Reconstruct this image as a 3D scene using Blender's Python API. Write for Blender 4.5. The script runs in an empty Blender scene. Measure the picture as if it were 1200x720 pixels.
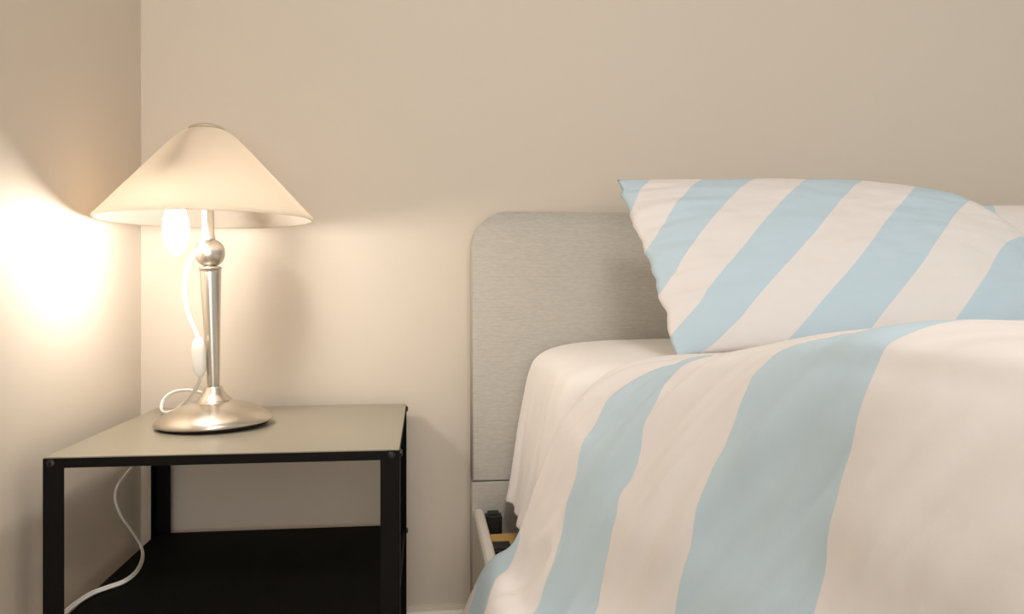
import bpy, bmesh, math
import numpy as np
from mathutils import Vector, Matrix, noise

S = bpy.context.scene
COL = S.collection
PI = math.pi
EYE = 0.70                       # camera height above the floor
YAW = math.radians(6.59)
cY, sY = math.cos(YAW), math.sin(YAW)
FPX = 900.0                      # focal length for a 1200 px wide frame
HOR = 341.0


def W(px, py, d):
    """place seen at a pixel at a given depth, in room coordinates"""
    lat = (px - 600.0) / FPX * d
    return Vector((lat * cY + d * sY, -lat * sY + d * cY, EYE - (py - HOR) / FPX * d))


# ------------------------------------------------------------------ helpers
def link(name, me, mat=None, parent=None, smooth=True, loc=None):
    o = bpy.data.objects.new(name, me)
    COL.objects.link(o)
    if mat is not None:
        me.materials.append(mat)
    if smooth:
        me.polygons.foreach_set('use_smooth', [True] * len(me.polygons))
    if parent is not None:
        o.parent = parent
    if loc is not None:
        o.location = loc
    return o


def from_bm(name, bm, mat=None, parent=None, smooth=False, loc=None):
    bmesh.ops.recalc_face_normals(bm, faces=bm.faces[:])
    me = bpy.data.meshes.new(name)
    bm.to_mesh(me)
    bm.free()
    return link(name, me, mat, parent, smooth, loc)


def tag(o, label=None, cat=None, group=None, kind=None):
    if label: o['label'] = label
    if cat: o['category'] = cat
    if group: o['group'] = group
    if kind: o['kind'] = kind
    return o


def empty(name, loc, rot=(0, 0, 0)):
    o = bpy.data.objects.new(name, None)
    o.empty_display_size = 0.1
    COL.objects.link(o)
    o.location = loc
    o.rotation_euler = rot
    return o


def bm_box(bm, x0, x1, y0, y1, z0, z1):
    vs = [bm.verts.new(p) for p in ((x0, y0, z0), (x1, y0, z0), (x1, y1, z0), (x0, y1, z0),
                                    (x0, y0, z1), (x1, y0, z1), (x1, y1, z1), (x0, y1, z1))]
    fs = [bm.faces.new([vs[i] for i in q]) for q in
          ((0, 3, 2, 1), (4, 5, 6, 7), (0, 1, 5, 4), (1, 2, 6, 5), (2, 3, 7, 6), (3, 0, 4, 7))]
    return vs, fs


def box(name, x0, x1, y0, y1, z0, z1, mat, parent=None, bev=0.0, seg=2):
    bm = bmesh.new()
    bm_box(bm, x0, x1, y0, y1, z0, z1)
    if bev > 0:
        bmesh.ops.bevel(bm, geom=bm.edges[:], offset=bev, segments=seg, affect='EDGES', profile=0.5)
    return from_bm(name, bm, mat, parent, smooth=False)


def lathe(name, prof, mat, parent=None, n=64, loc=None, closed=False):
    """revolve (r, z) pairs; r=0 ends are welded"""
    bm = bmesh.new()
    rings = []
    for r, z in prof:
        if r < 1e-6:
            rings.append([bm.verts.new((0, 0, z))])
        else:
            rings.append([bm.verts.new((r * math.cos(2 * PI * k / n), r * math.sin(2 * PI * k / n), z)) for k in range(n)])
    pairs = list(zip(rings[:-1], rings[1:]))
    if closed:
        pairs.append((rings[-1], rings[0]))
    for a, b in pairs:
        for k in range(n):
            k2 = (k + 1) % n
            if len(a) == 1 and len(b) == 1:
                continue
            if len(a) == 1:
                bm.faces.new((a[0], b[k], b[k2]))
            elif len(b) == 1:
                bm.faces.new((a[k], a[k2], b[0]))
            else:
                bm.faces.new((a[k], a[k2], b[k2], b[k]))
    return from_bm(name, bm, mat, parent, smooth=True, loc=loc)


def catmull(pts, per=8):
    pts = [Vector(p) for p in pts]
    P = [pts[0] * 2 - pts[1]] + pts + [pts[-1] * 2 - pts[-2]]
    out = []
    for i in range(1, len(P) - 2):
        p0, p1, p2, p3 = P[i - 1], P[i], P[i + 1], P[i + 2]
        for k in range(per):
            t = k / per
            out.append(0.5 * ((2 * p1) + (p2 - p0) * t + (2 * p0 - 5 * p1 + 4 * p2 - p3) * t * t
                              + (3 * p1 - p0 - 3 * p2 + p3) * t ** 3))
    out.append(pts[-1])
    return out


def tube_bm(bm, path, ra, rb=None, n=12, side=None):
    """sweep an ellipse (ra across, rb up) along path"""
    rb = rb or ra
    path = [Vector(p) for p in path]
    T = []
    for i in range(len(path)):
        a = path[max(0, i - 1)]; b = path[min(len(path) - 1, i + 1)]
        T.append((b - a).normalized())
    nrm = Vector(side) if side else Vector((0, 0, 1)) if abs(T[0].z) < 0.9 else Vector((1, 0, 0))
    rings = []
    for i, p in enumerate(path):
        nrm = (nrm - T[i] * nrm.dot(T[i])).normalized()
        bn = T[i].cross(nrm)
        rings.append([bm.verts.new(p + nrm * (ra * math.cos(2 * PI * k / n)) + bn * (rb * math.sin(2 * PI * k / n)))
                      for k in range(n)])
    for a, b in zip(rings[:-1], rings[1:]):
        for k in range(n):
            bm.faces.new((a[k], a[(k + 1) % n], b[(k + 1) % n], b[k]))
    bm.faces.new(list(reversed(rings[0])))
    bm.faces.new(rings[-1])


def sstep(a, b, x):
    t = np.clip((x - a) / (b - a), 0, 1)
    return t * t * (3 - 2 * t)


def fbm(x, y, z=0.0, oct_=3):
    v, a, f = 0.0, 1.0, 1.0
    for _ in range(oct_):
        v += a * noise.noise(Vector((x * f, y * f, z + 7.3 * f)))
        a *= 0.5; f *= 2.0
    return v


def grid_mesh(name, P, mat, parent=None, uv=None, uv2=None):
    """P: (rows, cols, 3) array"""
    R, Cn = P.shape[:2]
    me = bpy.data.meshes.new(name)
    faces = [(i * Cn + j, i * Cn + j + 1, (i + 1) * Cn + j + 1, (i + 1) * Cn + j)
             for i in range(R - 1) for j in range(Cn - 1)]
    me.from_pydata(P.reshape(-1, 3).tolist(), [], faces)
    if uv is not None:
        lay = me.uv_layers.new(name='UVMap')
        vi = np.empty(len(me.loops), dtype=np.int32)
        me.loops.foreach_get('vertex_index', vi)
        lay.data.foreach_set('uv', uv.reshape(-1, 2)[vi].astype(np.float32).ravel())
    return link(name, me, mat, parent, True)


# ---------------------------------------------------------------- materials
def new_mat(name):
    m = bpy.data.materials.new(name)
    m.use_nodes = True
    nt = m.node_tree
    return m, nt, nt.nodes['Principled BSDF']


def simple(name, col, rough=0.6, metal=0.0, bump=0.0, scale=400.0, spec=None, var=0.0, vscale=6.0):
    m, nt, b = new_mat(name)
    b.inputs['Base Color'].default_value = (*col, 1)
    b.inputs['Roughness'].default_value = rough
    b.inputs['Metallic'].default_value = metal
    if spec is not None:
        b.inputs['Specular IOR Level'].default_value = spec
    tc = nt.nodes.new('ShaderNodeTexCoord')
    if bump > 0:
        n = nt.nodes.new('ShaderNodeTexNoise')
        n.inputs['Scale'].default_value = scale
        n.inputs['Detail'].default_value = 3
        nt.links.new(tc.outputs['Object'], n.inputs['Vector'])
        bp = nt.nodes.new('ShaderNodeBump')
        bp.inputs['Strength'].default_value = bump
        bp.inputs['Distance'].default_value = 0.002
        nt.links.new(n.outputs['Fac'], bp.inputs['Height'])
        nt.links.new(bp.outputs['Normal'], b.inputs['Normal'])
    if var > 0:
        n2 = nt.nodes.new('ShaderNodeTexNoise')
        n2.inputs['Scale'].default_value = vscale
        nt.links.new(tc.outputs['Object'], n2.inputs['Vector'])
        mx = nt.nodes.new('ShaderNodeMix'); mx.data_type = 'RGBA'
        mx.inputs['A'].default_value = (*[c * (1 - var) for c in col], 1)
        mx.inputs['B'].default_value = (*[min(1, c * (1 + var)) for c in col], 1)
        nt.links.new(n2.outputs['Fac'], mx.inputs['Factor'])
        nt.links.new(mx.outputs['Result'], b.inputs['Base Color'])
    return m


WALL_COL = (0.675, 0.595, 0.497)
M_wall = simple('wall_paint', WALL_COL, 0.55, bump=0.06, scale=160, spec=0.3)
M_ceil = simple('ceiling_paint', (0.82, 0.79, 0.73), 0.8, bump=0.05, scale=120)
M_trim = simple('trim_paint', (0.74, 0.67, 0.55), 0.4)
M_black = simple('black_powder_coat', (0.006, 0.0052, 0.0046), 0.45, bump=0.12, scale=900, spec=0.09)
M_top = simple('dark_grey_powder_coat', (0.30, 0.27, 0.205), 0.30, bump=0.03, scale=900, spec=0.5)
M_shelf = simple('black_shelf_coat', (0.007, 0.0065, 0.0062), 0.65, bump=0.15, scale=900, spec=0.05)
M_bolt = simple('black_steel', (0.03, 0.028, 0.025), 0.3, metal=0.6)
M_cap = simple('champagne_metal', (.62, .58, .46), .4, metal=.5)
M_cord = simple('white_plastic', (0.86, 0.83, 0.77), 0.4)
M_rail = simple('pale_lacquer', (0.74, 0.70, 0.63), 0.5)
M_slat = simple('birch_slat', (0.66, 0.42, 0.14), 0.5, var=0.12, vscale=30)
M_plastic = simple('black_plastic', (0.012, 0.011, 0.010), 0.5)
M_sheet = simple('white_cotton', (0.93, 0.885, 0.85), 0.85, bump=0.12, scale=60, spec=0.15)
M_mattress = simple('mattress_ticking', (0.8, 0.78, 0.75), 0.9)
M_pad = simple('dark_felt', (0.02, 0.018, 0.015), 0.9)


def mat_nickel():
    m, nt, b = new_mat('brushed_nickel')
    b.inputs['Base Color'].default_value = (0.63, 0.585, 0.515, 1)
    b.inputs['Metallic'].default_value = 1.0
    b.inputs['Roughness'].default_value = 0.27
    tc = nt.nodes.new('ShaderNodeTexCoord')
    mp = nt.nodes.new('ShaderNodeMapping')
    mp.inputs['Scale'].default_value = (30, 30, 900)
    n = nt.nodes.new('ShaderNodeTexNoise')
    n.inputs['Scale'].default_value = 3
    bp = nt.nodes.new('ShaderNodeBump')
    bp.inputs['Strength'].default_value = 0.05
    bp.inputs['Distance'].default_value = 0.001
    nt.links.new(tc.outputs['Object'], mp.inputs['Vector'])
    nt.links.new(mp.outputs['Vector'], n.inputs['Vector'])
    nt.links.new(n.outputs['Fac'], bp.inputs['Height'])
    nt.links.new(bp.outputs['Normal'], b.inputs['Normal'])
    return m


M_nickel = mat_nickel()


def mat_shade():
    m = bpy.data.materials.new('opal_glass')
    m.use_nodes = True
    nt = m.node_tree
    nt.nodes.clear()
    out = nt.nodes.new('ShaderNodeOutputMaterial')
    d = nt.nodes.new('ShaderNodeBsdfDiffuse'); d.inputs['Color'].default_value = (0.58, 0.545, 0.50, 1)
    t = nt.nodes.new('ShaderNodeBsdfTranslucent'); t.inputs['Color'].default_value = (0.95, 0.86, 0.74, 1)
    g = nt.nodes.new('ShaderNodeBsdfGlossy'); g.inputs['Roughness'].default_value = 0.25
    mx = nt.nodes.new('ShaderNodeMixShader'); mx.inputs[0].default_value = SHADE_T
    m2 = nt.nodes.new('ShaderNodeMixShader'); m2.inputs[0].default_value = 0.03
    nt.links.new(d.outputs[0], mx.inputs[1]); nt.links.new(t.outputs[0], mx.inputs[2])
    nt.links.new(mx.outputs[0], m2.inputs[1]); nt.links.new(g.outputs[0], m2.inputs[2])
    nt.links.new(m2.outputs[0], out.inputs['Surface'])
    return m


SHADE_T = 0.54
M_shade = mat_shade()


def mat_emit(name, col, strength):
    m, nt, b = new_mat(name)
    b.inputs['Base Color'].default_value = (0.9, 0.9, 0.88, 1)
    b.inputs['Emission Color'].default_value = (*col, 1)
    b.inputs['Emission Strength'].default_value = strength
    return m


BULB = 150.0
M_bulb = mat_emit('lit_bulb_glass', (1.0, 0.935, 0.865), BULB)


def mat_headboard():
    m, nt, b = new_mat('woven_grey_fabric')
    b.inputs['Roughness'].default_value = 0.9
    b.inputs['Specular IOR Level'].default_value = 0.15
    tc = nt.nodes.new('ShaderNodeTexCoord')
    mp = nt.nodes.new('ShaderNodeMapping'); mp.inputs['Scale'].default_value = (18, 18, 520)
    n1 = nt.nodes.new('ShaderNodeTexNoise'); n1.inputs['Scale'].default_value = 1.6; n1.inputs['Detail'].default_value = 4
    mp2 = nt.nodes.new('ShaderNodeMapping'); mp2.inputs['Scale'].default_value = (90, 60, 330)
    n2 = nt.nodes.new('ShaderNodeTexNoise'); n2.inputs['Scale'].default_value = 1.0; n2.inputs['Detail'].default_value = 2
    ad = nt.nodes.new('ShaderNodeMath'); ad.operation = 'ADD'
    rm = nt.nodes.new('ShaderNodeMapRange')
    rm.inputs['From Min'].default_value = 0.7; rm.inputs['From Max'].default_value = 1.3
    mx = nt.nodes.new('ShaderNodeMix'); mx.data_type = 'RGBA'
    mx.inputs['A'].default_value = (0.455, 0.428, 0.38, 1)
    mx.inputs['B'].default_value = (0.545, 0.515, 0.46, 1)
    bp = nt.nodes.new('ShaderNodeBump'); bp.inputs['Strength'].default_value = 0.2; bp.inputs['Distance'].default_value = 0.001
    L = nt.links.new
    L(tc.outputs['Object'], mp.inputs['Vector']); L(mp.outputs['Vector'], n1.inputs['Vector'])
    L(tc.outputs['Object'], mp2.inputs['Vector']); L(mp2.outputs['Vector'], n2.inputs['Vector'])
    L(n1.outputs['Fac'], ad.inputs[0]); L(n2.outputs['Fac'], ad.inputs[1])
    L(ad.outputs[0], rm.inputs['Value']); L(rm.outputs['Result'], mx.inputs['Factor'])
    L(mx.outputs['Result'], b.inputs['Base Color'])
    L(ad.outputs[0], bp.inputs['Height']); L(bp.outputs['Normal'], b.inputs['Normal'])
    return m


M_head = mat_headboard()

WHITE = (0.83, 0.785, 0.755)
BLUE = (0.555, 0.685, 0.765)


def mat_stripes(name, start, width, wob=0.006, wscale=6.0):
    """blue band from start to start+width in the cloth's own u coordinate, repeating every two widths"""
    m, nt, b = new_mat(name)
    b.inputs['Roughness'].default_value = 0.85
    b.inputs['Specular IOR Level'].default_value = 0.15
    L = nt.links.new
    uv = nt.nodes.new('ShaderNodeUVMap'); uv.uv_map = 'UVMap'
    sx = nt.nodes.new('ShaderNodeSeparateXYZ'); L(uv.outputs['UV'], sx.inputs[0])
    nz = nt.nodes.new('ShaderNodeTexNoise'); nz.inputs['Scale'].default_value = wscale; nz.inputs['Detail'].default_value = 1
    L(uv.outputs['UV'], nz.inputs['Vector'])
    w1 = nt.nodes.new('ShaderNodeMath'); w1.operation = 'MULTIPLY_ADD'
    w1.inputs[1].default_value = wob; w1.inputs[2].default_value = -wob * 0.5
    L(nz.outputs['Fac'], w1.inputs[0])
    ad = nt.nodes.new('ShaderNodeMath'); ad.operation = 'ADD'
    L(sx.outputs['X'], ad.inputs[0]); L(w1.outputs[0], ad.inputs[1])
    sb = nt.nodes.new('ShaderNodeMath'); sb.operation = 'SUBTRACT'; sb.inputs[1].default_value = start - 40 * width
    L(ad.outputs[0], sb.inputs[0])
    dv = nt.nodes.new('ShaderNodeMath'); dv.operation = 'DIVIDE'; dv.inputs[1].default_value = 2 * width
    L(sb.outputs[0], dv.inputs[0])
    fr = nt.nodes.new('ShaderNodeMath'); fr.operation = 'FRACT'; L(dv.outputs[0], fr.inputs[0])
    lt = nt.nodes.new('ShaderNodeMath'); lt.operation = 'LESS_THAN'; lt.inputs[1].default_value = 0.5
    L(fr.outputs[0], lt.inputs[0])
    mx = nt.nodes.new('ShaderNodeMix'); mx.data_type = 'RGBA'
    mx.inputs['A'].default_value = (*WHITE, 1); mx.inputs['B'].default_value = (*BLUE, 1)
    L(lt.outputs[0], mx.inputs['Factor'])
    L(mx.outputs['Result'], b.inputs['Base Color'])
    tc = nt.nodes.new('ShaderNodeTexCoord')
    n = nt.nodes.new('ShaderNodeTexNoise'); n.inputs['Scale'].default_value = 45; n.inputs['Detail'].default_value = 4
    L(tc.outputs['Object'], n.inputs['Vector'])
    bp = nt.nodes.new('ShaderNodeBump'); bp.inputs['Strength'].default_value = 0.16; bp.inputs['Distance'].default_value = 0.004
    L(n.outputs['Fac'], bp.inputs['Height']); L(bp.outputs['Normal'], b.inputs['Normal'])
    return m


M_duvet = mat_stripes('striped_duvet_cotton', 0.685, 0.155)
M_pillow = mat_stripes('striped_pillow_cotton', 0.286, 0.093, wob=0.012, wscale=9)


def mat_wood_floor():
    m, nt, b = new_mat('oak_boards')
    L = nt.links.new
    tc = nt.nodes.new('ShaderNodeTexCoord')
    br = nt.nodes.new('ShaderNodeTexBrick')
    br.inputs['Scale'].default_value = 1.0
    br.inputs['Brick Width'].default_value = 1.2; br.inputs['Row Height'].default_value = 0.12
    br.inputs['Mortar Size'].default_value = 0.002
    br.inputs['Color1'].default_value = (0.60, 0.47, 0.33, 1); br.inputs['Color2'].default_value = (0.66, 0.53, 0.38, 1)
    br.inputs['Mortar'].default_value = (0.1, 0.06, 0.03, 1)
    L(tc.outputs['Object'], br.inputs['Vector']); L(br.outputs['Color'], b.inputs['Base Color'])
    b.inputs['Roughness'].default_value = 0.45
    return m


# -------------------------------------------------------------- the setting
XL, XR, YB, YF, HC = -0.517, 3.1, 1.485, -2.3, 2.45
YL = 0.30                         # the left wall is a short return; the room widens behind it
def struct(o): return tag(o, kind='structure')
struct(box('floor', XL - 2.0, XR + .1, YF - .1, YB + .1, -0.1, 0, mat_wood_floor()))
struct(box('ceiling', XL - 2.0, XR + .1, YF - .1, YB + .1, HC, HC + .1, M_ceil))
struct(box('wall_back', XL - .1, XR + .1, YB, YB + .1, 0, HC, M_wall))
struct(box('wall_left', XL - .1, XL, YL, YB, 0, HC, M_wall))


def baseboard(name, a, b, nrm):
    """moulded skirting from a to b, standing out along nrm"""
    prof = [(0, 0), (.013, 0), (.013, .070), (.010, .080), (.006, .086), (.005, .094), (0, .094)]
    bm = bmesh.new()
    A = [bm.verts.new(Vector(a) + Vector(nrm) * d + Vector((0, 0, z))) for d, z in prof]
    B = [bm.verts.new(Vector(b) + Vector(nrm) * d + Vector((0, 0, z))) for d, z in prof]
    n = len(prof)
    for i in range(n):
        bm.faces.new((A[i], A[(i + 1) % n], B[(i + 1) % n], B[i]))
    bm.faces.new(A); bm.faces.new(list(reversed(B)))
    return struct(from_bm(name, bm, M_trim))


baseboard('baseboard_back', (XL + .013, YB, 0), (XR, YB, 0), (0, -1, 0))
baseboard('baseboard_left', (XL, YL, 0), (XL, YB, 0), (1, 0, 0))

# --------------------------------------------------------------- nightstand
TX0, TX1, TY0, TY1, TZ = -0.482, -0.032, 1.042, 1.460, EYE - 0.213
SHZ = 0.260
ns = tag(empty('nightstand', ((TX0 + TX1) / 2, (TY0 + TY1) / 2, 0)),
         'black metal nightstand with bolted angle legs and a lower shelf beside the bed', 'nightstand')
NO = Vector(ns.location)


def nb(name, x0, x1, y0, y1, z0, z1, mat, bev=0.0):
    return box(name, x0 - NO.x, x1 - NO.x, y0 - NO.y, y1 - NO.y, z0, z1, mat, ns, bev)


def tray(name, x0, x1, y0, y1, z, lip, mat, edge_mat=None):
    """sheet metal panel with turned-down lips"""
    t = 0.0016
    bm = bmesh.new()
    top, _ = bm_box(bm, x0, x1, y0, y1, z - t, z)
    o = None
    bmesh.ops.bevel(bm, geom=bm.edges[:], offset=0.0006, segments=2, affect='EDGES')
    bmesh.ops.translate(bm, verts=bm.verts[:], vec=-NO)
    o = from_bm(name, bm, mat, ns)
    bm = bmesh.new()
    e = 0.0004
    bm_box(bm, x0 + e, x1 - e, y0 + e, y0 + e + t, z - lip, z - t)
    bm_box(bm, x0 + e, x1 - e, y1 - e - t, y1 - e, z - lip, z - t)
    bm_box(bm, x0 + e, x0 + e + t, y0 + e + t, y1 - e - t, z - lip, z - t)
    bm_box(bm, x1 - e - t, x1 - e, y0 + e + t, y1 - e - t, z - lip, z - t)
    bmesh.ops.translate(bm, verts=bm.verts[:], vec=-NO)
    from_bm(name.replace('top_panel', 'apron').replace('shelf', 'shelf_lip'), bm, edge_mat or mat, ns)
    return o


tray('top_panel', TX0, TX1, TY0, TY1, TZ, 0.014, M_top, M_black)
g = 0.0022
tray('shelf', TX0 + g, TX1 - g, TY0 + g, TY1 - g, SHZ, 0.016, M_shelf, M_black)
LW, LT = 0.026, 0.002
ztop = TZ - 0.0018


def bolt(parent, pos, axis):
    bm = bmesh.new()
    r, h = 0.0052, 0.0030
    n = 20
    rings = []
    for rr, zz in ((r, 0), (r, h * .4), (r * .8, h * .8), (r * .42, h), (r * .36, h * .45)):
        k6 = 6 if rr < r * .4 else n
        rings.append([bm.verts.new((rr * math.cos(2 * PI * k / n), rr * math.sin(2 * PI * k / n), zz)) for k in range(n)])
    for a, b in zip(rings[:-1], rings[1:]):
        for k in range(n):
            bm.faces.new((a[k], a[(k + 1) % n], b[(k + 1) % n], b[k]))
    bm.faces.new(rings[-1])
    bm.faces.new(list(reversed(rings[0])))
    bmesh.ops.transform(bm, matrix=Vector((0, 0, 1)).rotation_difference(Vector(axis)).to_matrix().to_4x4(), verts=bm.verts[:])
    bmesh.ops.translate(bm, verts=bm.verts[:], vec=Vector(pos) - NO)
    from_bm('bolt', bm, M_bolt, parent, smooth=False)


for sx in (0, 1):
    for sy in (0, 1):
        ox = TX0 - .0008 if sx == 0 else TX1 + .0008
        oy = TY0 - .0008 if sy == 0 else TY1 + .0008
        dx = 1 if sx == 0 else -1
        dy = 1 if sy == 0 else -1
        # L section, outer corner rounded
        pr = [(0.0018, 0), (LW, 0), (LW, LT), (LT, LT), (LT, LW), (0, LW), (0, 0.0018), (0.0006, 0.0006)]
        bm = bmesh.new()
        lo = [bm.verts.new((ox + dx * a - NO.x, oy + dy * b - NO.y, 0.0)) for a, b in pr]
        hi = [bm.verts.new((ox + dx * a - NO.x, oy + dy * b - NO.y, ztop)) for a, b in pr]
        n = len(pr)
        for i in range(n):
            bm.faces.new((lo[i], lo[(i + 1) % n], hi[(i + 1) % n], hi[i]))
        bm.faces.new(lo); bm.faces.new(list(reversed(hi)))
        leg = from_bm('leg', bm, M_black, ns)
        for zz in (TZ - 0.0075, SHZ - 0.0075):
            bolt(leg, (ox + dx * 0.011, oy, zz), (0, -dy, 0))
            bolt(leg, (ox, oy + dy * 0.014, zz), (-dx, 0, 0))

# --------------------------------------------------------------- table lamp
LX, LY = -0.328, 1.261
TILT = math.radians(-1.5)
LR = 0.0825
lamp = tag(empty('table_lamp', (LX, LY, TZ + LR * math.sin(-TILT) + 0.0002), (0, TILT, 0)),
           'lit brushed nickel table lamp with conical opal shade on the nightstand', 'lamp')
LM = Matrix.Translation(lamp.location) @ Matrix.Rotation(TILT, 4, 'Y')
LI = LM.inverted()
lathe('foot_pad', [(0, 0), (.0825, 0), (.083, .004), (0, .004)], M_pad, lamp)
lathe('base', [(0.0829, .0042), (0.0867, .0032), (0.0881, .0045), (0.0879, .007), (0.0857, .0105), (0.0787, .0165), (0.0684, .0225), (0.0562, .028),
               (0.0431, .0325), (0.0319, .0352), (0.0275, .036), (0.0275, .0375), (0.0268, .039), (0.0240, .041), (0.0195, .046),
               (0.0155, .052), (0.0135, .0575), (0.0120, .0595), (0.0085, .060)], M_nickel, lamp, 96)
lathe('post', [(0.0077, .058), (0.0088, .059), (0.0091, .062), (0.0102, .090), (0.0118, .135), (0.0137, .180), (0.0150, .215), (0.0158, .240),
               (0.0158, .2435), (0.0173, .2440), (0.0177, .2460), (0.0173, .2480), (0.0150, .2490), (0.0000, .2492)], M_nickel, lamp, 64)
ball = [(0.0230 * math.sin(PI * k / 24), 0.2705 - 0.0230 * math.cos(PI * k / 24)) for k in range(25)]
ball[0] = (0, ball[0][1]); ball[-1] = (0, ball[-1][1])
lathe('ball', ball, M_nickel, lamp, 64)
lathe('stem', [(.0, .289), (.0085, .2895), (.0088, .292), (.0088, .2965), (.0074, .298), (.0074, .455), (.0, .456)], M_nickel, lamp, 40)
# shade: closed two-sided shell
tH = 0.004
out_p = [(0.1608, -0.1443), (0.1619, -0.1433), (0.1625, -0.1411), (0.1613, -0.1384), (0.1584, -0.1359), (0.1501, -0.1269), (0.1289, -0.1036), (0.1014, -0.0734), (0.0737, -0.0431), (0.0516, -0.0197),
         (0.0432, -0.0118), (0.0350, -0.0059), (0.0258, -0.0015), (0.0168, 0.0012), (0.0075, 0.0025)]
in_p = [(0.0074, -0.0010), (0.0165, -0.0028), (0.0258, -0.0059), (0.0350, -0.0108), (0.0432, -0.0172), (0.0737, -0.0488), (0.1014, -0.0790), (0.1289, -0.1093), (0.1474, -0.1300), (0.1547, -0.1384),
        (0.1566, -0.1423), (0.1582, -0.1440)]
shade = lathe('lamp_shade', out_p + in_p, M_shade, lamp, 128, loc=(0, 0, .4665), closed=True)
shade.rotation_euler = (0, math.radians(0.9), 0)
lathe('shade_cap', [(0, .4655), (.022, .4655), (.026, .4662), (.0265, .4678), (.023, .4700), (.016, .4728), (.009, .4748), (0, .4757)], M_cap, lamp, 48)
# bulb hanging from a short arm in front of the stem
bx, by = -0.026, -0.080
bulb_prof = [(0, .2640), (.004, .2650), (.009, .2690), (.0135, .2760), (.0168, .2860), (.0182, .2960), (.0180, .3060), (.0165, .3180),
             (.0135, .3290), (.0115, .3350), (.0110, .3400), (0, .3402)]
lathe('bulb', bulb_prof, M_bulb, lamp, 40, loc=(bx, by, 0))
lathe('socket', [(0, .3403), (.0108, .3403), (.0112, .3425), (.0108, .3640), (.0060, .3700), (.0045, .3800), (0, .3810)], M_cord, lamp, 32, loc=(bx, by, 0))
bm = bmesh.new()
tube_bm(bm, catmull([(bx, by, .379), (bx, by, .392), (bx * .7, by * .7, .402), (0, 0, .404)], 6), .0042, n=12)
from_bm('arm', bm, M_nickel, lamp, smooth=True)

# power cord, switch, and the run down behind and under the nightstand
cp = [W(243, 238, 1.190), W(243.5, 262, 1.190), W(241, 284, 1.178), W(230, 301, 1.178), W(222, 318, 1.182), W(220, 342, 1.187), W(224, 368, 1.190),
      W(231, 394, 1.194), W(233.5, 418, 1.197), W(234.5, 441, 1.206), W(229, 456, 1.235), W(221, 468, 1.275), W(209, 479, 1.305), W(197, 486.2, 1.305), W(189.5, 481, 1.318),
      W(191.5, 469, 1.330), W(203, 460, 1.338), W(221, 457.5, 1.345), W(240, 462, 1.352), W(254, 469, 1.372),
      Vector((-.353, 1.435, TZ + .007)), Vector((-.357, 1.461, TZ + .0055)), Vector((-.360, 1.4715, TZ - .012)), Vector((-.375, 1.472, TZ - .050)), Vector((-.420, 1.472, TZ - .065)),
      Vector((-.470, 1.470, TZ - .062)), Vector((-.4985, 1.445, TZ - .072)),
      W(155, 547, 1.330), W(139, 568, 1.264), W(135, 585, 1.250), W(142, 605, 1.250), W(154, 622, 1.270), W(165, 640, 1.290)]
for q_ in cp[11:16]: q_.z = max(q_.z, TZ + .0058)
for q_ in cp[:7]: q_ -= Vector((.0045, 0, 0))
zs = SHZ + 0.0050
for px, py, d in ((167, 655, 1.25), (160, 671, 1.19), (146, 682, 1.15), (127, 689.5, 1.127), (110, 696, 1.107), (95, 705, 1.08), (79, 718, 1.045)):
    p = W(px, py, d); p.z = zs; cp.append(p)
cp += [Vector((-.4885, 1.092, SHZ - .006)), Vector((-.4985, 1.088, .20)), Vector((-.4995, 1.088, .10)), Vector((-.497, 1.10, .012))]
path = catmull(cp, 10)
bm = bmesh.new()
lp = [LI @ p for p in path]
# twin flex: two round cores side by side
T = [(lp[min(i + 1, len(lp) - 1)] - lp[max(i - 1, 0)]).normalized() for i in range(len(lp))]
nrm = Vector((1, 0.15, 0))
offs = []
for i in range(len(lp)):
    nrm = (nrm - T[i] * nrm.dot(T[i])).normalized()
    offs.append(nrm.copy())
CR = 0.0019
for sg in (-1, 1):
    tube_bm(bm, [p + o * (sg * CR * .85) for p, o in zip(lp, offs)], CR, n=10)
cord = from_bm('power_cord', bm, M_cord, lamp, smooth=True)
# inline switch: rounded oblong body with a rocker
swa, swb = W(232, 395, 1.192), W(234.5, 442, 1.203)
ax = (swb - swa)
sl = ax.length
Q = Vector((0, 0, 1)).rotation_difference(ax.normalized()).to_matrix().to_4x4()


def capsule(bm, rx, ry, l, M, n=24, m=20):
    rings = []
    for k in range(m + 1):
        t = k / m
        f = max(0.0, 1 - abs(2 * t - 1) ** 3.2) ** 0.5
        f = max(f, 0.22)
        rings.append([bm.verts.new(M @ Vector((rx * f * math.copysign(abs(math.cos(a)) ** .7, math.cos(a)),
                                               ry * f * math.copysign(abs(math.sin(a)) ** .7, math.sin(a)), t * l)))
                      for a in [2 * PI * j / n for j in range(n)]])
    for a, b in zip(rings[:-1], rings[1:]):
        for k in range(n):
            bm.faces.new((a[k], a[(k + 1) % n], b[(k + 1) % n], b[k]))
    bm.faces.new(list(reversed(rings[0]))); bm.faces.new(rings[-1])


MS = LI @ Matrix.Translation(swa) @ Q
bm = bmesh.new(); capsule(bm, .0105, .008, sl, MS)
from_bm('switch', bm, M_cord, cord, smooth=True)
bm = bmesh.new(); bm_box(bm, -.0045, .0045, -.0105, -.007, sl * .50, sl * .72)
bmesh.ops.bevel(bm, geom=bm.edges[:], offset=.001, segments=2, affect='EDGES')
bmesh.ops.transform(bm, matrix=MS, verts=bm.verts[:])
from_bm('rocker', bm, M_cord, cord)

# ---------------------------------------------------------------- bed frame
BX0, BX1 = 0.090, 1.690
HY0, HY1 = 1.420, 1.4795
bed = tag(empty('upholstered_bed', ((BX0 + BX1) / 2, 0.4, 0)), 'bed frame with rounded grey upholstered headboard and pale side rails', 'bed')
BO = Vector(bed.location)
HTOP = 0.848


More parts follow.
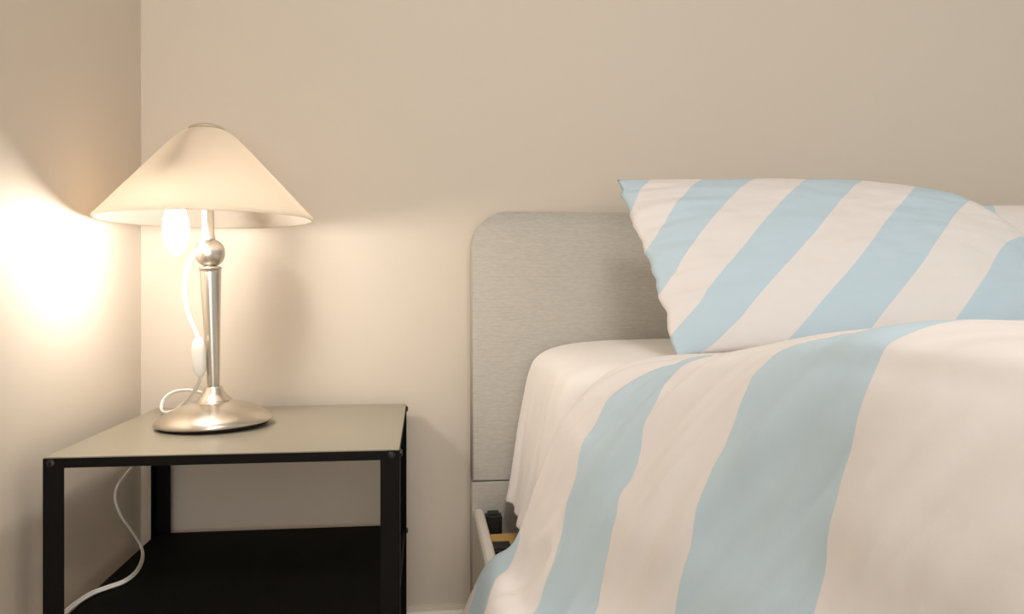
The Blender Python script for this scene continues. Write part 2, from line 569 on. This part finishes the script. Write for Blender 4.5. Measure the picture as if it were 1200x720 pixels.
def rounded_panel(name, x0, x1, y0, y1, z0, z1, r, mat, top_round=True, bev=.010):
    pts = []
    if top_round:
        for k in range(17):
            a = PI - (PI / 2) * k / 16
            pts.append((x0 + r + r * math.cos(a), z1 - r + r * math.sin(a)))
        for k in range(17):
            a = PI / 2 - (PI / 2) * k / 16
            pts.append((x1 - r + r * math.cos(a), z1 - r + r * math.sin(a)))
    else:
        pts += [(x0, z1), (x1, z1)]
    pts += [(x1, z0), (x0, z0)]
    bm = bmesh.new()
    A = [bm.verts.new((x - BO.x, y0 - BO.y, z)) for x, z in pts]
    B = [bm.verts.new((x - BO.x, y1 - BO.y, z)) for x, z in pts]
    n = len(pts)
    for i in range(n):
        bm.faces.new((A[i], A[(i + 1) % n], B[(i + 1) % n], B[i]))
    fa = bm.faces.new(A); fb = bm.faces.new(list(reversed(B)))
    bmesh.ops.bevel(bm, geom=list(fa.edges) + list(fb.edges), offset=bev, segments=4, affect='EDGES', profile=.5)
    o = from_bm(name, bm, mat, bed, smooth=True)
    return o


rounded_panel('headboard', BX0, BX1, HY0, HY1, .347, HTOP, .068, M_head, bev=.004)
rounded_panel('headboard_lower_panel', BX0, BX1, HY0 + .001, HY1, .08, .3455, .05, M_head, top_round=False, bev=.002)


def bb(name, x0, x1, y0, y1, z0, z1, mat, bev=.0, seg=3):
    return box(name, x0 - BO.x, x1 - BO.x, y0 - BO.y, y1 - BO.y, z0, z1, mat, bed, bev, seg)


bb('side_rail', .0910, .1115, -.62, HY0, .12, .2985, M_rail, .009)
bb('side_rail', BX1 - .0215, BX1 - .001, -.62, HY0, .12, .2985, M_rail, .009)
bb('foot_rail', BX0, BX1, -.645, -.62, .12, .300, M_rail, .007)
for lx in (BX0 + .001, BX1 - .051):
    bb('leg', lx, lx + .05, -.615, -.565, 0, .12, M_plastic, .004)
    bb('leg', lx, lx + .05, HY0 + .004, HY1 - .005, 0, .079, M_plastic, .004)
for k in range(12):
    yc = 1.315 - k * .165
    # bowed slat
    bm = bmesh.new()
    N = 20
    rows = []
    for i in range(N + 1):
        t = i / N
        x = .118 + (1.662 - .118) * t
        z = .262 + .010 * math.sin(PI * t) + .0
        rows.append([bm.verts.new((x - BO.x, yy - BO.y, zz)) for yy, zz in ((yc - .045, z - .005), (yc + .045, z - .005), (yc + .045, z + .005), (yc - .045, z + .005))])
    for a, b in zip(rows[:-1], rows[1:]):
        for j in range(4):
            bm.faces.new((a[j], a[(j + 1) % 4], b[(j + 1) % 4], b[j]))
    bm.faces.new(list(reversed(rows[0]))); bm.faces.new(rows[-1])
    s = from_bm('slat', bm, M_slat, bed)
    for x0, x1 in ((.1125, .150), (1.630, 1.6675)):
        bm = bmesh.new()
        bm_box(bm, x0 - BO.x, x1 - BO.x, yc - .050 - BO.y, yc - .004 - BO.y, .240, .2715)
        bmesh.ops.bevel(bm, geom=bm.edges[:], offset=.004, segments=3, affect='EDGES')
        from_bm('slat_holder', bm, M_plastic, s)
for x0 in (.1125, BX1 - .0215 - .031):
    bm = bmesh.new()
    bm_box(bm, x0 - BO.x, x0 + .030 - BO.x, 1.385 - BO.y, HY0 - .0005 - BO.y, .19, .294)
    bmesh.ops.bevel(bm, geom=bm.edges[:], offset=.005, segments=3, affect='EDGES')
    from_bm('corner_bracket', bm, M_plastic, bed)

# ------------------------------------------------------- mattress and sheet
MY0, MY1 = -.575, 1.400
CX = (BX0 + BX1) / 2


def spline_rows(ctrl, n):
    """ctrl: (K,2) control points -> n points along a Catmull-Rom curve, even in the curve parameter"""
    K = len(ctrl)
    P = np.vstack([2 * ctrl[0] - ctrl[1], ctrl, 2 * ctrl[-1] - ctrl[-2]])
    t = np.linspace(0, K - 1 - 1e-9, n)
    i = np.floor(t).astype(int); f = (t - i)[:, None]
    p0, p1, p2, p3 = P[i], P[i + 1], P[i + 2], P[i + 3]
    return .5 * (2 * p1 + (p2 - p0) * f + (2 * p0 - 5 * p1 + 4 * p2 - p3) * f ** 2 + (3 * p1 - p0 - 3 * p2 + p3) * f ** 3)


SH = [(.150, -.378), (.158, -.335), (.168, -.27), (.180, -.20), (.190, -.148), (.203, -.120), (.235, -.1025), (.300, -.0925), (.42, -.089), (CX, -.086)]
ctrl = np.array(SH + [(2 * CX - x, z) for x, z in reversed(SH[:-1])])
NA, NY = 260, 200
ys = np.linspace(MY1, MY0 - .01, NY)
P = np.zeros((NY, NA, 3))
prof = spline_rows(ctrl, NA)
sidef = np.clip((-.10 - prof[:, 1]) / .27, 0, 1)
for i, y in enumerate(ys):
    sh = 1 - float(sstep(.90, 1.0, y))
    for j in range(NA):
        x, z = prof[j]
        sg = 1 if x < CX else -1
        f = sidef[j]
        top = 1 - f
        # tucked under the duvet further down the bed
        ax_ = x if sg > 0 else 2 * CX - x
        wx_ = float(sstep(.40, .22, ax_)); wz_ = float(sstep(-.33, -.20, z))
        x += sg * .036 * (1 - float(sstep(.97, 1.06, y))) * wx_
        z -= .032 * sh * wz_
        # loose vertical folds on the drop and shallow ripples on top
        fold = fbm(y * 14 + 1.5 * z, z * 2.2, 3.1 + (0 if sg > 0 else 9), 3)
        x += -sg * fold * .014 * f ** .6
        rip = fbm(x * 5 + y * 2, y * 7 - x * 3, 1.7, 3)
        z += .0022 * rip * top
        if f > .92:
            z += (.010 * fbm(y * 9, 5.0, 0, 2)) * (f - .92) / .08
        # rounded over at the head end
        e = float(sstep(1.400, 1.375, y))
        z -= .012 * (1 - e) * top
        P[i, j] = (x, y, EYE + z)
# the mattress itself, a soft-edged block just inside the sheet
MR = np.linspace(MY1 - .006, MY0 + .004, 60)
mp_ = spline_rows(np.array([(x, max(z, -.415)) for x, z in ctrl]), 120)
bm = bmesh.new()
rings = []
for y in MR:
    sh = 1 - float(sstep(.90, 1.0, y)); e = float(sstep(MY1, MY1 - .04, y)) * float(sstep(MY0 - .01, MY0 + .04, y))
    ring = []
    for x, z in mp_:
        sg = 1 if x < CX else -1
        ax_ = x if sg > 0 else 2 * CX - x
        wx_ = float(sstep(.40, .22, ax_)); wz_ = float(sstep(-.33, -.20, z))
        ring.append((x + sg * (.036 * (1 - float(sstep(.97, 1.06, y))) + .018) * wx_, y, EYE + z - .032 * sh * wz_ - (.009 + .016 * (1 - e)) * wz_))
    xa, xb = ring[0][0], ring[-1][0]
    ring = [(xa + .012, y, .281)] + ring + [(xb - .012, y, .281)]
    rings.append([bm.verts.new((p[0] - CX, p[1] - .4, p[2])) for p in ring])
for a, b in zip(rings[:-1], rings[1:]):
    for k in range(len(a)):
        bm.faces.new((a[k], a[(k + 1) % len(a)], b[(k + 1) % len(a)], b[k]))
bm.faces.new(rings[0]); bm.faces.new(list(reversed(rings[-1])))
tag(from_bm('mattress', bm, M_mattress, None, True, loc=(CX, .4, 0)), 'thick mattress lying in the bed frame under the white sheet', 'mattress')
sheet = grid_mesh('bed_sheet', P, M_sheet)
md = sheet.modifiers.new('thick', 'SOLIDIFY'); md.thickness = .0022; md.offset = -1
tag(sheet, 'white cotton sheet over the mattress, bare beside the headboard', 'sheet')

# --------------------------------------------------------------------- duvet
ST = {
    -.61: [(.052, -.56), (.071, -.393), (.150, -.30), (.190, -.20), (.205, -.13), (.226, -.085), (.262, -.060), (.40, -.052), (CX, -.050)],
    .10: [(.052, -.56), (.071, -.393), (.163, -.29), (.198, -.17), (.209, -.108), (.229, -.047), (.262, -.023), (.40, -.020), (CX, -.018)],
    .376: [(.052, -.56), (.071, -.393), (.165, -.29), (.201, -.167), (.2085, -.105), (.2304, -.0427), (.262, -.0195), (.40, -.0175), (CX, -.014)],
    .536: [(.052, -.56), (.071, -.393), (.162, -.29), (.187, -.190), (.2095, -.129), (.243, -.0575), (.283, -.0355), (.40, -.0255), (CX, -.019)],
    .675: [(.052, -.56), (.071, -.393), (.155, -.29), (.176, -.1965), (.202, -.125), (.224, -.0874), (.260, -.0622), (.40, -.048), (CX, -.040)],
    .84: [(.052, -.56), (.079, -.392), (.128, -.352), (.166, -.200), (.190, -.155), (.225, -.113), (.275, -.0865), (.40, -.0735), (CX, -.068)],
    .96: [(.035, -.56), (.079, -.391), (.119, -.345), (.163, -.200), (.182, -.153), (.213, -.111), (.268, -.0865), (.40, -.0785), (CX, -.075)],
    1.12: [(.0, -.56), (.079, -.387), (.122, -.318), (.160, -.200), (.178, -.150), (.208, -.110), (.265, -.0860), (.40, -.0780), (CX, -.075)],
}
ky = np.array(sorted(ST))
KC = np.array([ST[k] for k in sorted(ST)])            # stations x 9 x 2
EDGE = np.array([1.115, 1.075, 1.035, .995, .975, .955, .930, .915, .915])
EDGE = np.concatenate([EDGE, EDGE[-2::-1]])
NA, NT = 340, 330
ts = np.linspace(-.605, .92, NT)
ai = np.linspace(0, 16, NA)
edge_a = np.interp(ai, np.arange(17), EDGE)
# smooth the edge line
for _ in range(30):
    edge_a[1:-1] = .25 * edge_a[:-2] + .5 * edge_a[1:-1] + .25 * edge_a[2:]


def ctrl_at(y):
    c = np.zeros((9, 2))
    for k in range(9):
        for q in range(2):
            c[k, q] = np.interp(y, ky, KC[:, k, q])
    return c


# sample the profile finely over y, smooth it, then look it up
yy = np.linspace(-.61, 1.16, 355)
CT = np.array([ctrl_at(y) for y in yy])
for _ in range(60):
    CT[1:-1] = .25 * CT[:-2] + .5 * CT[1:-1] + .25 * CT[2:]
PF = []
for c in CT:
    full = np.vstack([c, np.array([(2 * CX - x, z) for x, z in c[-2::-1]])])
    PF.append(spline_rows(full, NA))
PF = np.array(PF)
G = np.zeros((NT, NA, 3)); UV = np.zeros((NT, NA, 2))
cols = np.arange(NA)
for i, t in enumerate(ts):
    wgt = float(sstep(.62, .92, t))
    yv = t + (edge_a - .92) * wgt
    idx = (yv - yy[0]) / (yy[1] - yy[0])
    i0 = np.clip(np.floor(idx).astype(int), 0, len(yy) - 2); fr = np.clip(idx - i0, 0, 1)[:, None]
    q = PF[i0, cols] * (1 - fr) + PF[i0 + 1, cols] * fr
    G[i, :, 0] = q[:, 0]; G[i, :, 1] = yv; G[i, :, 2] = q[:, 1]
    zc = q[:, 1]
    yb = 1.12 - .13 * sstep(-.27, -.33, zc) - .05 * sstep(-.34, -.42, zc)
    g_ = sstep(-.15, -.25, zc)
    vv_ = np.where(yv > .84, .84 + (yv - .84) * .155 / (yb - .84), yv)
    vv_ = vv_ + .010 * g_ * np.exp(-((yv - .84) / .06) ** 2) - .022 * g_ * np.exp(-((yv - .53) / .06) ** 2)
    UV[i, :, 0] = vv_
    UV[i, :, 1] = ai / 16 * 2
# arc length across, for the folds
arc = np.zeros((NT, NA))
arc[:, 1:] = np.cumsum(np.linalg.norm(np.diff(G, axis=1), axis=2), axis=1)
UV[:, :, 1] = arc
dU = np.gradient(G, axis=1); dV = np.gradient(G, axis=0)
nn = np.cross(dU, dV); nn /= np.linalg.norm(nn, axis=2, keepdims=True) + 1e-12
if nn[NT // 2, NA // 2, 2] < 0: nn = -nn
for i in range(NT):
    for j in range(NA):
        y, a = G[i, j, 1], arc[i, j]
        am = a if j < NA // 2 else arc[i, -1] - a
        # creases run up the drop and slant toward the foot
        dx, dy = .80, -.60
        along = am * dx + y * dy
        across = am * dy * -1 + y * dx
        wv = fbm(along * 2.4, across * 19, 2.0 + (0 if j < NA // 2 else 5), 3)
        wv2 = fbm(along * 6, across * 34, 8.0, 2)
        soft = fbm(am * 3.2, y * 4.0, 4.4, 2)
        top = float(sstep(-.12, -.04, G[i, j, 2]))
        amp = .0105 * (1 - .6 * top)
        d = amp * wv + .0028 * wv2 * (1 - .5 * top) + .0030 * soft + .0050 * (1 - .5 * top) * (max(0, 1 - 2.2 * abs(noise.noise(Vector((along * 3.1 + 4, across * 12, 1.0)))))) ** 3 * max(0, .35 + noise.noise(Vector((am * 5, y * 5, 9))))
        edge_t = (ts[-1] - ts[i])
        d *= 1 - .75 * float(sstep(.90, 1.0, y)) * (1 - top)
        d -= .007 * math.exp(-(edge_t / .012) ** 2)
        G[i, j] += nn[i, j] * d
G[:, :, 2] += EYE
duvet = grid_mesh('duvet', G, M_duvet, uv=UV)
md = duvet.modifiers.new('thick', 'SOLIDIFY'); md.thickness = .010; md.offset = -1
# make sure the solid grows inward
if duvet.data.polygons[len(duvet.data.polygons) // 2].normal.z < 0:
    duvet.data.flip_normals()
tag(duvet, 'puffy duvet with broad pale blue and white stripes spread over the bed', 'duvet')
if sheet.data.polygons[len(sheet.data.polygons) // 2 + 130].normal.z < 0:
    sheet.data.flip_normals()


# ------------------------------------------------------------------- pillows
def curve_pts(ctrl, n):
    c = catmull(ctrl, 24)
    L = [0]
    for a, b in zip(c[:-1], c[1:]):
        L.append(L[-1] + (b - a).length)
    L = np.array(L) / L[-1]
    A = np.array([list(p) for p in c])
    t = np.linspace(0, 1, n)
    return np.stack([np.interp(t, L, A[:, k]) for k in range(3)], axis=1)


def pillow(name, bottom, top, left, right, tf, tb, seed, stripe, label, gather=.0):
    NU, NV = 150, 120
    Bc, Tc = curve_pts(bottom, NU), curve_pts(top, NU)
    Lc, Rc = curve_pts(left, NV), curve_pts(right, NV)
    u = np.linspace(0, 1, NU)[None, :, None]; v = np.linspace(0, 1, NV)[:, None, None]
    C = (1 - v) * Bc[None] + v * Tc[None] + (1 - u) * Lc[:, None] + u * Rc[:, None] \
        - ((1 - u) * (1 - v) * Bc[0] + u * (1 - v) * Bc[-1] + (1 - u) * v * Tc[0] + u * v * Tc[-1])
    dU = np.gradient(C, axis=1); dV = np.gradient(C, axis=0)
    n = np.cross(dU, dV); n /= np.linalg.norm(n, axis=2, keepdims=True) + 1e-12   # faces the room
    uu, vv = u[..., 0] + 0 * v[..., 0], v[..., 0] + 0 * u[..., 0]
    f = (np.clip(1 - np.abs(2 * uu - 1) ** 2.6, 0, 1) * np.clip(1 - np.abs(2 * vv - 1) ** 2.4, 0, 1)) ** .62
    # a thin sewn border all round
    F, Bk = C.copy(), C.copy()
    for i in range(NV):
        for j in range(NU):
            a, b = uu[i, j], vv[i, j]
            wr = fbm(a * 9 + seed, b * 7, seed, 3)
            rim = 1 - f[i, j]
            ga = math.exp(-a / .10) * gather
            pk = fbm(b * 13 + 3 * a, a * 4, seed + 3, 2)
            d = .0045 * wr * f[i, j] + ga * pk * .9 * min(1, f[i, j] * 3)
            F[i, j] += n[i, j] * (tf * f[i, j] + d)
            Bk[i, j] -= n[i, j] * (tb * f[i, j] - .6 * d)
            sh = Vector(((ga * .55) * fbm(b * 10, 2.0, seed + 5, 2), 0, 0))
            F[i, j, 0] += sh.x; Bk[i, j, 0] += sh.x
    uvw = np.zeros((NV, NU, 2))
    for i in range(NV):
        for j in range(NU):
            uvw[i, j] = stripe(C[i, j], uu[i, j], vv[i, j])
    me = bpy.data.meshes.new(name)
    org = Vector(np.mean(C.reshape(-1, 3), axis=0)); org.z = float(min(Bk[:, :, 2].min(), F[:, :, 2].min()))
    verts = []; index = np.zeros((2, NV, NU), dtype=int); uvs = []
    for s, A in enumerate((F, Bk)):
        for i in range(NV):
            for j in range(NU):
                if s == 1 and (i in (0, NV - 1) or j in (0, NU - 1)):
                    index[1, i, j] = index[0, i, j]
                    continue
                index[s, i, j] = len(verts)
                verts.append(tuple(Vector(A[i, j]) - org)); uvs.append(uvw[i, j])
    faces = []
    for i in range(NV - 1):
        for j in range(NU - 1):
            q = (index[0, i, j], index[0, i, j + 1], index[0, i + 1, j + 1], index[0, i + 1, j])
            faces.append(q)
            q = (index[1, i, j], index[1, i + 1, j], index[1, i + 1, j + 1], index[1, i, j + 1])
            faces.append(q)
    me.from_pydata(verts, [], [tuple(int(k) for k in q) for q in faces])
    lay = me.uv_layers.new(name='UVMap')
    vi = np.empty(len(me.loops), dtype=np.int32)
    me.loops.foreach_get('vertex_index', vi)
    lay.data.foreach_set('uv', np.array(uvs, dtype=np.float32)[vi].ravel())
    o = link(name, me, M_pillow, None, True, loc=org)
    # stitched seam along the edge
    loop = list(C[0, :]) + list(C[1:, -1]) + list(C[-1, -2::-1]) + list(C[-2:0:-1, 0])
    return tag(o, label, 'pillow', 'striped bed pillows')


def E(x, y, z): return Vector((x, y, EYE + z))


pillow('pillow',
       bottom=[E(.327, .972, -.086), E(.45, .968, -.076), E(.65, .965, -.072), E(.86, .970, -.070), E(1.02, .985, -.066)],
       top=[E(.320, 1.262, .1868), E(.46, 1.250, .1835), E(.62, 1.248, .182), E(.74, 1.246, .179), E(.855, 1.240, .166), E(.902, 1.226, .140), E(.930, 1.203, .098), E(.960, 1.165, .032), E(1.0, 1.13, -.005)],
       left=[E(.327, .972, -.086), E(.329, 1.000, -.062), E(.333, 1.045, -.020), E(.332, 1.115, .050), E(.325, 1.190, .122), E(.320, 1.262, .1868)],
       right=[E(1.02, .985, -.066), E(1.025, 1.06, -.035), E(1.0, 1.13, -.005)],
       tf=.060, tb=.045, seed=2.3, gather=.012,
       stripe=lambda p, u, v: (p[0] + (.395 - .18 * (p[0] - .37)) * (1 - v) - .14 * math.exp(-max(0, p[0] - .32) / .12) * max(0, 1 - v) ** .7 * max(0, v) ** .5, v * .4),
       label='striped blue and white pillow leaning at the front, its left edge clear')
pillow('pillow',
       bottom=[E(.93, 1.285, -.070), E(1.1, 1.280, -.074), E(1.4, 1.280, -.074), E(1.58, 1.285, -.070)],
       top=[E(.925, 1.360, .166), E(1.06, 1.352, .165), E(1.3, 1.350, .163), E(1.585, 1.358, .152)],
       left=[E(.93, 1.285, -.070), E(.945, 1.32, .05), E(.925, 1.360, .163)],
       right=[E(1.58, 1.285, -.070), E(1.57, 1.32, .05), E(1.585, 1.358, .152)],
       tf=.055, tb=.040, seed=5.9, gather=.008,
       stripe=lambda p, u, v: (p[0] + .049 + .10 * (1 - v), v * .4),
       label='striped pillow upright against the headboard, mostly hidden behind the front pillow')

# ------------------------------------------------------------------ lighting
# round flush ceiling lamp of the room
CLX, CLY = 0.12, -0.60
cl = tag(empty('ceiling_lamp', (CLX, CLY, HC)), 'round white flush lamp on the ceiling over the bed', 'lamp')
lathe('mount', [(0, 0), (.24, 0), (.245, -.01), (.245, -.035), (.235, -.04), (0, -.04)], M_cord, cl)
lathe('diffuser', [(.234, -.0405), (.232, -.055), (.20, -.075), (.12, -.09), (0, -.095)], mat_emit('lit_diffuser', (1, .93, .84), 3.0), cl)
ld = bpy.data.lights.new('ceiling_lamp_light', 'AREA')
ld.shape = 'DISK'; ld.size = .60; ld.energy = 22; ld.color = (1.0, .965, .94)
lo = bpy.data.objects.new('ceiling_lamp_light', ld); COL.objects.link(lo)
lo.location = (CLX, CLY, HC - .11)

# added frontal fill light in an invented door frame, unseen behind the camera
WX0, WX1, WZ0, WZ1 = -0.50, 0.75, 0.02, 1.95
bm = bmesh.new()
fw = .06
for q_ in ((WX0, WX0 + fw, WZ0, WZ1), (WX1 - fw, WX1, WZ0, WZ1), (WX0 + fw, WX1 - fw, WZ0, WZ0 + .08), (WX0 + fw, WX1 - fw, WZ1 - fw, WZ1)):
    bm_box(bm, q_[0], q_[1], YF - .06, YF, q_[2], q_[3])
struct(from_bm('fill_frame_1', bm, M_trim))
wl = bpy.data.lights.new('added_front_fill', 'AREA')
wl.shape = 'RECTANGLE'; wl.size = WX1 - WX0 - .14; wl.size_y = WZ1 - WZ0 - .16; wl.energy = 20; wl.color = (1.0, .985, .965)
wo = bpy.data.objects.new('added_front_fill', wl); COL.objects.link(wo)
wo.location = ((WX0 + WX1) / 2, YF + .01, (WZ0 + WZ1) / 2); wo.rotation_euler = (PI / 2, 0, 0)

w = bpy.data.worlds.new('room_air'); S.world = w
w.use_nodes = True
w.node_tree.nodes['Background'].inputs[0].default_value = (1, .985, .965, 1)
w.node_tree.nodes['Background'].inputs[1].default_value = 0.60

# -------------------------------------------------------------------- camera
cam = bpy.data.cameras.new('camera')
cam.sensor_fit = 'HORIZONTAL'; cam.sensor_width = 36.0
cam.lens = 36.0 * FPX / 1200.0
cam.shift_y = -(360 - HOR) / 1200.0
cam.clip_start = .01
co = bpy.data.objects.new('camera', cam); COL.objects.link(co)
co.location = (0, 0, EYE); co.rotation_euler = (PI / 2, 0, -YAW)
S.camera = co

vs = S.view_settings
vs.view_transform = 'Standard'
try: vs.look = 'None'
except Exception: pass
vs.gamma = 1.0
vs.use_curve_mapping = False
vs.exposure = 0.0
try:
    S.cycles.use_denoising = True
    S.cycles.max_bounces = 12
    S.cycles.diffuse_bounces = 8
    S.cycles.sample_clamp_indirect = 4.0
except Exception:
    pass
